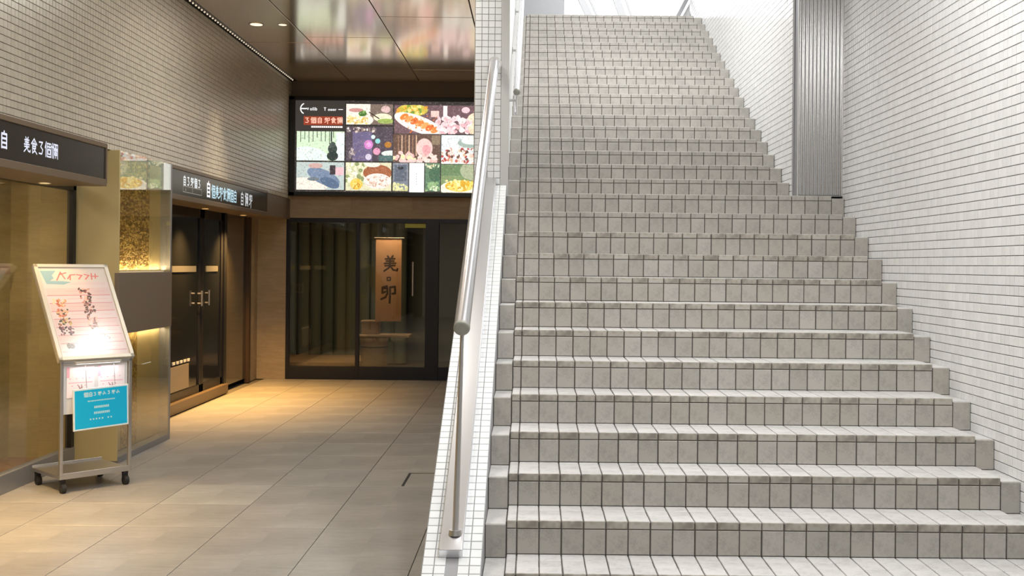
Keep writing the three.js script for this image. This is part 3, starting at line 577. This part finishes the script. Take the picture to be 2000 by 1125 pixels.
/* ---------------------------------------------------------------- large lit food screen above the entrance */
{
  const S = thing('digital_screen', 'large lit screen of food pictures above the glazed entrance', 'screen');
  const P = (px) => (px - 1041 + 3) * 14.45 / FOCAL, Q = (py) => EYE + (513 - py) * 14.45 / FOCAL, k = 4;
  const X0 = 560, X1 = 958, Y0 = 188, Y1 = 382, sx0 = 572, sx1 = 950, sy0 = 196, sy1 = 374;
  mesh('housing', rbx(P(X0), P(X1), Q(Y1), Q(Y0), 14.43, DB, 0.012), M.black, S);
  for (const [a, b, c, e] of [[X0, X1, Y0, sy0], [X0, X1, sy1, Y1], [X0, sx0, Y0, Y1], [sx1, X1, Y0, Y1]]) mesh('bezel', rbx(P(a), P(b), Q(e), Q(c), 14.40, 14.44, 0.008), M.black, S);
  const tex = canvas((sx1 - sx0) * k, (sy1 - sy0) * k, (c) => {
    c.setTransform(k, 0, 0, k, -sx0 * k, -sy0 * k);
    const R = (x0, y0, x1, y1, f) => { c.fillStyle = f; c.fillRect(x0, y0, x1 - x0, y1 - y0); };
    const clip = (x0, y0, x1, y1, bg, f) => { c.save(); c.beginPath(); c.rect(x0, y0, x1 - x0, y1 - y0); c.clip(); R(x0, y0, x1, y1, bg); f(); c.restore(); };
    const el = (x, y, a, b, f, rot = 0) => { c.fillStyle = f; c.beginPath(); c.ellipse(x, y, a, b, rot, 0, 7); c.fill(); };
    const bits = (x0, y0, x1, y1, n, cols, s0, s1) => { for (let i = 0; i < n; i++) el(rr(x0, x1), rr(y0, y1), rr(s0, s1), rr(s0, s1) * 0.8, cols[Math.floor(rnd() * cols.length)], rnd() * 3); };
    const line = (pts, col, w) => { c.strokeStyle = col; c.lineWidth = w; c.beginPath(); pts.forEach((p, i) => (i ? c.lineTo(...p) : c.moveTo(...p))); c.stroke(); };
    R(sx0, sy0, sx1, sy1, '#2f2c2a');
    const grainLater = () => { for (let i = 0; i < 9000; i++) { const x = rr(sx0, sx1), y = rr(sy0, sy1); if (x < 670 && y < 255) continue; if (x > 795 && x < 824 && y > 316) continue; el(x, y, rr(0.4, 2.2), rr(0.4, 1.4), `rgba(${['255,245,230', '40,28,24', '120,80,60', '255,220,190'][i % 4]},0.13)`, rnd() * 3); } };
    R(sx0, sy0, 669, 254, '#37332f');
    c.lineCap = 'round'; c.strokeStyle = '#f4f4f2'; c.lineWidth = 2.2; c.beginPath(); c.arc(592.5, 212, 10.5, 2.1, 4.25); c.stroke(); line([[583, 212], [593, 212]], '#f4f4f2', 2.4);
    c.font = 'bold 8px sans-serif'; c.fillStyle = '#ececec'; c.fillText('v', 594, 215); c.fillText('olib', 600, 216); c.font = 'bold 9px sans-serif'; c.fillText('T', 627, 216); c.font = 'bold 7px sans-serif'; c.fillText('ower', 635, 215.5); line([[656, 213], [664, 213]], '#e4e4e4', 1.5);
    R(588, 226.5, 664, 244, '#8c3a26'); c.strokeStyle = '#f5b9a4'; ['san', 'ko', 'ji', 'u', 'shoku', 'ran'].forEach((g, i) => strokes(c, 589.5 + i * 12.3 + (i > 2 ? 2 : 0), 229, 11, GLYPH[g], 1.5));
    R(603, 245.5, 664, 249, '#efe9e4'); for (let x = 606; x < 662; x += 4) R(x, 246, x + 1, 248.6, '#5a524c');
    clip(671, 202, 762, 242, '#7c6a60', () => { R(671, 202, 718, 242, '#efe7da'); el(690, 214, 14, 4, '#c58d86'); el(694, 233, 30, 13, '#f2ead8'); bits(674, 226, 716, 240, 60, ['#e8c978', '#f3dc9a', '#d9a957'], 1, 3); el(703, 221, 8, 5, '#4f7a3a'); bits(698, 216, 710, 226, 14, ['#3f6b2d', '#82a955'], 1, 3); el(748, 212, 9, 7, '#d9b7b4'); el(742, 228, 18, 8, '#efe8c6'); el(748, 235, 16, 5, '#9db45c'); line([[716, 218], [735, 230]], '#3b2c26', 2); });
    clip(765, 203, 950, 259, '#6e545a', () => { el(800, 213, 30, 12, '#c7b84a'); bits(770, 205, 826, 220, 40, ['#dfc24a', '#7d9a3c', '#f0dd86', '#e2a23a'], 2, 5); el(812, 240, 50, 16, '#f6efe6', 0.35); for (let i = 0; i < 7; i++) el(784 + i * 10, 226 + i * 4.2, 9, 5.5, ['#e8843c', '#f2a25c', '#dd6a2e'][i % 3], -0.5); bits(780, 224, 850, 256, 40, ['#f8c38e', '#e26f33'], 1, 2.4); R(836, 214, 852, 226, '#f0c9c0'); R(860, 204, 868, 226, '#f5ece8'); el(904, 212, 8, 6, '#e9c6cc'); bits(850, 228, 925, 258, 80, ['#f0cfd2', '#e3b2b8', '#f7e6e4'], 3, 7); bits(915, 222, 950, 258, 50, ['#f1e0c2', '#e6d2b0'], 4, 8); });
    clip(575, 256, 668, 313, '#cfe6c4', () => { for (let x = 582; x < 650; x += 8) R(x, 256, x + 1.4, rr(268, 282), '#4d5f4a'); el(592, 308, 44, 22, '#dcece4'); R(652, 258, 668, 313, '#e6f4f4'); el(645, 290, 9, 10, '#33403c'); el(645, 304, 11, 9, '#2d3a36'); el(645, 282, 6, 6, '#47524c'); R(641, 256, 644, 276, '#3a4442'); });
    clip(575, 316, 668, 370, '#b9c6c2', () => { el(590, 362, 46, 16, '#e9e2d6'); el(628, 345, 34, 14, '#7486a0', 0.4); el(640, 356, 20, 9, '#566a86', 0.4); el(612, 323, 14, 5, '#c9a49c'); R(640, 322, 651, 340, '#39343a'); R(651, 326, 667, 341, '#eeb9c0'); el(608, 349, 12, 3.5, '#6e7880'); });
    clip(671, 246, 762, 313, '#4f4550', () => { R(684, 256, 722, 313, '#6c6384'); el(715, 281, 9, 9, '#cf7fc0'); el(715, 281, 5, 5, '#e7a7dc'); el(731, 294, 7, 7, '#e59ab6'); el(733, 274, 5, 5, '#8fd0cf'); el(724, 266, 4, 4, '#d7efe8'); el(753, 281, 7, 6, '#b0752e'); el(715, 305, 6, 6, '#cfc8dc'); bits(674, 248, 728, 256, 30, ['#d9c6b8', '#8a7a78', '#f0e4da'], 1, 3.5); bits(674, 290, 690, 312, 20, ['#b8a9a8', '#7d7078'], 1, 3.5); el(760, 298, 20, 6, '#dfe6dc'); R(735, 302, 762, 313, '#4d6a68'); });
    clip(763, 260, 855, 315, '#5f473d', () => { for (let x = 772; x < 812; x += 7) R(x, 262, x + 2.4, 302, x % 2 ? '#cfa98a' : '#8f6a52'); el(824, 287, 16, 19, '#f0c6c0'); el(828, 290, 8, 10, '#e6a0a2'); bits(764, 296, 806, 314, 26, ['#f1dfb0', '#efc4be', '#e8b0a8'], 3, 6); R(838, 262, 855, 280, '#8a7660'); bits(812, 300, 850, 314, 20, ['#f4d7cc', '#e8bab0'], 3, 6); });
    clip(857, 261, 950, 317, '#dfe6e6', () => { el(915, 276, 26, 10, '#9fb0a6'); el(918, 272, 22, 7, '#e8ece4'); bits(857, 286, 950, 317, 110, ['#d8b08c', '#f2e4d6', '#c86a5c', '#efc9b8', '#b34a44', '#f7efe4', '#6a4a3c'], 2, 4.5); });
    clip(671, 316, 760, 371, '#d9d6b2', () => { bits(671, 316, 712, 360, 60, ['#eee9c4', '#c9cfa0', '#f5f0da', '#8f9a68'], 3, 6); el(733, 336, 28, 16, '#a3613f'); el(733, 352, 27, 15, '#f3e5da'); bits(712, 344, 754, 362, 70, ['#e2c2b0', '#c69c86', '#f7efe6'], 1, 2.6); el(692, 358, 12, 11, '#e8c04c'); bits(684, 350, 700, 366, 24, ['#f0d678', '#c9952c'], 1.4, 3); el(724, 320, 14, 5, '#e9ead8'); });
    clip(763, 316, 793, 371, '#7f8691', () => { R(766, 320, 790, 352, '#5c6573'); el(778, 326, 6, 3, '#2c3038'); bits(763, 356, 793, 371, 30, ['#e6dfa8', '#c9c98a'], 2, 4); });
    clip(795, 316, 824, 373, '#f6fbf8', () => { for (let y = 336; y < 360; y += 5) R(808.5, y, 810, y + 2.6, '#9aa8a4'); });
    clip(826, 316, 855, 371, '#5f8063', () => { el(846, 336, 13, 16, '#44684e'); bits(826, 318, 855, 326, 14, ['#d8dcb8', '#c8b88a'], 1, 3); bits(828, 354, 855, 371, 30, ['#dce6c0', '#8db07a'], 2, 4); });
    clip(857, 318, 950, 373, '#7f9464', () => { R(857, 318, 950, 340, '#66825a'); el(918, 330, 24, 18, '#a7b08e'); el(895, 365, 40, 16, '#f0ead6'); el(893, 360, 28, 11, '#e2bd44'); bits(868, 350, 918, 368, 60, ['#f0d56a', '#d9a52e', '#f7e7a0'], 2, 4.5); });
    grainLater();
  });
  const g = new THREE.PlaneGeometry(P(sx1) - P(sx0), Q(sy0) - Q(sy1)); g.translate((P(sx0) + P(sx1)) / 2, (Q(sy0) + Q(sy1)) / 2, -14.425);
  mesh('display_panel', plain(g), std({ color: C(0.02, 0.02, 0.02), roughness: 0.3, emissive: C(1, 1, 1), emissiveMap: tex, emissiveIntensity: 1.3 }), S);
  rectLight(S, (P(sx0) + P(sx1)) / 2, (Q(sy0) + Q(sy1)) / 2, 14.39, P(sx1) - P(sx0), Q(sy0) - Q(sy1), C(1, 0.95, 0.9), 0.25, [(P(sx0) + P(sx1)) / 2, (Q(sy0) + Q(sy1)) / 2, 10]);
}
/* ---------------------------------------------------------------- menu stand on casters */
{
  const m = thing('menu_stand', 'steel menu stand on casters with a tilted pink and white menu board', 'menu stand', [-3.157, 0, -7.578], 0.813);
  const base = mesh('base_plate', [rbx(-0.25, 0.25, 0.095, 0.12, -0.23, 0.23, 0.004), rbx(-0.25, 0.25, 0.115, 0.135, 0.222, 0.23, 0.002), rbx(-0.25, 0.25, 0.115, 0.135, -0.23, -0.222, 0.002)], M.steelSatin, m);
  for (const [x, z] of [[-0.22, 0.2], [0.22, 0.2], [-0.22, -0.2], [0.22, -0.2]]) {
    const c = mesh('caster', [rbx(x - 0.018, x + 0.018, 0.045, 0.096, -z - 0.012, -z + 0.012, 0.003), cyl([x, 0.08, z], [x, 0.096, z], 0.022)], M.dark, m);
    mesh('wheel', cyl([x - 0.014, 0.032, z + 0.01], [x + 0.014, 0.032, z + 0.01], 0.032, 0.032, 24), M.rubber, c);
  }
  for (const x of [-0.24, 0.24]) mesh('post', rbx(x - 0.011, x + 0.011, 0.12, 0.9, -0.232, -0.206, 0.003), M.steelSatin, m);
  mesh('cross_bar', rbx(-0.25, 0.25, 0.868, 0.89, -0.232, -0.206, 0.003), M.steelSatin, m);
  // the tilted board: local plane leaning back
  const lean = Math.atan2(0.45, 0.645), L = 0.786, Wd = 0.53;
  const tilt = (g) => { g.rotateX(-lean); g.translate(0, 0.895, 0.235); return plain(g); };
  const bb = (x0, x1, y0, y1, z0, z1, r = 0.003) => { const g = new RoundedBoxGeometry(x1 - x0, y1 - y0, z1 - z0, 2, r); metreUV(g); g.translate((x0 + x1) / 2, (y0 + y1) / 2, (z0 + z1) / 2); return g; };
  const board = mesh('board_backing', tilt(bb(-Wd / 2, Wd / 2, 0, L, -0.03, 0)), M.boardFrame, m);
  for (const [a, b, c, e] of [[-Wd / 2, Wd / 2, 0, 0.028], [-Wd / 2, Wd / 2, L - 0.028, L], [-Wd / 2, -Wd / 2 + 0.028, 0, L], [Wd / 2 - 0.028, Wd / 2, 0, L]]) mesh('board_frame', tilt(bb(a, b, c, e, 0, 0.012)), M.boardFrame, board);
  const menu = canvas(480, 740, (c, w, h) => {
    c.fillStyle = '#e2cfcd'; c.fillRect(0, 0, w, h);
    c.fillStyle = '#dfd2c8'; c.fillRect(0, 0, w, 120);
    c.fillStyle = '#8fb2bd'; c.beginPath(); c.moveTo(8, 26); c.lineTo(120, 26); c.lineTo(84, 66); c.lineTo(92, 92); c.lineTo(60, 112); c.lineTo(150, 116); c.lineTo(210, 124); c.lineTo(150, 146); c.lineTo(30, 140); c.fill();
    c.strokeStyle = '#e07a76'; c.lineCap = 'round'; c.lineWidth = 9;
    for (const l of [[[110, 108], [150, 40], [170, 96]], [[136, 60], [188, 44]], [[190, 96], [216, 62], [250, 60]], [[216, 62], [206, 104]], [[262, 60], [298, 66], [270, 98]], [[318, 58], [350, 66], [318, 100]], [[372, 50], [364, 100]], [[364, 74], [416, 74]], [[400, 54], [392, 92]]]) { c.beginPath(); l.forEach((p, i) => (i ? c.lineTo(...p) : c.moveTo(...p))); c.stroke(); }
    c.fillStyle = '#e3b4b0'; for (let i = 0; i < 26; i++) c.fillRect(196 + i * 10, 132 + (i % 2) * 8, 7, 6);
    for (let r = 0; r < 8; r++) { const y = 176 + r * 66; c.fillStyle = r % 2 ? '#e2cfd0' : '#e0c4c2'; c.fillRect(14, y, w - 28, 60); c.fillStyle = '#c9606a'; c.fillRect(14, y + 60, w - 28, 4); c.fillStyle = '#dfa9ab'; for (let i = 0; i < 12; i++) c.fillRect(150 + i * 9, y + 22, 6, 5); for (let i = 0; i < 8; i++) c.fillRect(360 + i * 10, y + 26, 6, 5); }
    for (const [x, y, s, cs] of [[40, 272, 86, ['#d99a72', '#e8cfa0', '#c46a4c']], [48, 352, 84, ['#cf7a58', '#e0b088', '#3c3a2c']], [44, 426, 82, ['#2f3a2c', '#c9b06a', '#a86a52']], [36, 500, 92, ['#5c3640', '#8a5660', '#33222a']], [60, 640, 44, ['#7a6a60', '#4c4440']]]) for (let i = 0; i < 26; i++) { c.fillStyle = cs[i % cs.length]; c.beginPath(); c.ellipse(x + rnd() * s, y + rnd() * s * 0.72, rr(5, 15), rr(4, 11), rnd() * 3, 0, 7); c.fill(); }
    for (let r = 0; r < 6; r++) for (let i = 0; i < 18; i++) { c.fillStyle = ['#6a4438', '#c98a7a', '#8a4a44', '#e2b8a8', '#3f2c2a'][Math.floor(rnd() * 5)]; c.beginPath(); c.ellipse(246 + rnd() * 72, 182 + r * 58 + rnd() * 50, rr(5, 14), rr(4, 9), rnd() * 3, 0, 7); c.fill(); }
    c.strokeStyle = '#5c4c4c'; c.lineWidth = 5; for (const [x, y] of [[320, 560], [350, 586], [300, 640]]) { c.beginPath(); c.moveTo(x, y); c.lineTo(x + 22, y + 14); c.lineTo(x + 12, y + 26); c.stroke(); }
  });
  const sheet = new THREE.PlaneGeometry(Wd - 0.056, L - 0.056); sheet.translate(0, L / 2, 0.004);
  mesh('menu_sheet', tilt(sheet), phy({ map: menu, roughness: 0.5, clearcoat: 1, clearcoatRoughness: 0.15 }), board);
  // leaflet pocket under the board, with two lit flyers
  const pk = mesh('leaflet_pocket', rbx(-0.225, 0.225, 0.53, 0.868, -0.212, -0.206, 0.002), M.whitePaint, m);
  const fly = canvas(256, 256, (c) => { c.fillStyle = '#fbf1f3'; c.fillRect(0, 0, 256, 256); c.fillStyle = '#f3bccb'; c.fillRect(0, 0, 26, 90); c.fillRect(18, 130, 220, 7); c.strokeStyle = '#8a5a62'; c.lineWidth = 6; for (let i = 0; i < 6; i++) { c.beginPath(); c.moveTo(100 + i * 12, 150 + (i % 3) * 18); c.lineTo(118 + i * 8, 172 + (i % 2) * 22); c.stroke(); } c.fillStyle = '#e6a9b4'; for (let i = 0; i < 10; i++) c.fillRect(24 + i * 20, 96 + (i % 3) * 60, 12, 6); });
  for (const x of [-0.108, 0.108]) { const f = new THREE.BoxGeometry(0.19, 0.21, 0.003); f.translate(x, 0.745, 0.2145); mesh('flyer', plain(f), std({ map: fly, roughness: 0.6 }), pk); }
  // small lamp bar under the lip of the board
  const lb = mesh('lamp_bar', rbx(-0.16, 0.16, 0.872, 0.884, -0.262, -0.236, 0.003), M.boardFrame, m);
  mesh('lamp_diffuser', rbx(-0.15, 0.15, 0.868, 0.872, -0.259, -0.24, 0.001), glow(C(1, 0.95, 0.95), 1.5), lb);
  const rl = new THREE.RectAreaLight(C(1, 0.93, 0.95), 48, 0.3, 0.019); rl.position.set(0, 0.866, 0.25); rl.rotation.x = -Math.PI / 2 - 0.5; m.add(rl);
}
{
  const n = thing('notice_card', 'bright blue notice card with white lettering hung on the menu stand', 'notice', [-3.157, 0, -7.578], 0.813);
  const tex = canvas(520, 380, (c, w, h) => {
    c.fillStyle = '#e8fbff'; c.fillRect(0, 0, w, h); c.fillStyle = '#0fc0f6'; c.fillRect(12, 12, w - 24, h - 24);
    c.strokeStyle = '#d6f4fb'; ['ko', 'ji', 'san', 'u', 'pu', 'san', 'u', 'pu'].forEach((g, i) => strokes(c, 96 + i * 44, 34 + (i < 2 ? 0 : 4), i < 2 ? 42 : 34, GLYPH[g], 6));
    c.fillStyle = '#bfeefa'; for (let i = 0; i < 20; i++) c.fillRect(132 + i * 13, 112 + (i % 2), 10, 12);
    for (let i = 0; i < 9; i++) { c.fillRect(192 + i * 16, 168, 13, 22); c.fillRect(190 + i * 17, 222, 13, 22); }
    for (let i = 0; i < 8; i++) if (i !== 5) c.fillRect(150 + i * 28, 282, 14, 14);
  });
  const lean = (g) => { g.rotateZ(0.035); g.rotateX(0.03); g.translate(0.015, 0.565, 0.262); return plain(g); };
  mesh('card', lean(new RoundedBoxGeometry(0.39, 0.285, 0.008, 2, 0.003)), M.whitePaint, n);
  const p = new THREE.PlaneGeometry(0.384, 0.279); p.translate(0, 0, 0.0046);
  mesh('print', lean(p), std({ map: tex, roughness: 0.4 }), n);
  for (const x of [-0.1, 0.1]) mesh('hook', cyl([x + 0.015, 0.7, 0.258], [x + 0.015, 0.86, 0.236], 0.002, 0.002, 8), M.steelSatin, n);
}
/* ---------------------------------------------------------------- floor hatch corner beside the curb */
{
  const t = thing('floor_hatch', 'floor hatch with a thin dark metal edge beside the curb', 'hatch', [0, 0, 0]);
  mesh('edge_strip', rbx(-0.915, -0.897, -0.002, 0.003, 7.62, 8.1, 0.001), M.dark, t);
  mesh('edge_strip', rbx(-0.915, XL - 0.003, -0.002, 0.003, 8.085, 8.1, 0.001), M.brownMetal, t);
}
scene.traverse((o) => { if (o.isMesh) { o.castShadow = true; o.receiveShadow = true; } });
renderer.render(scene, camera);
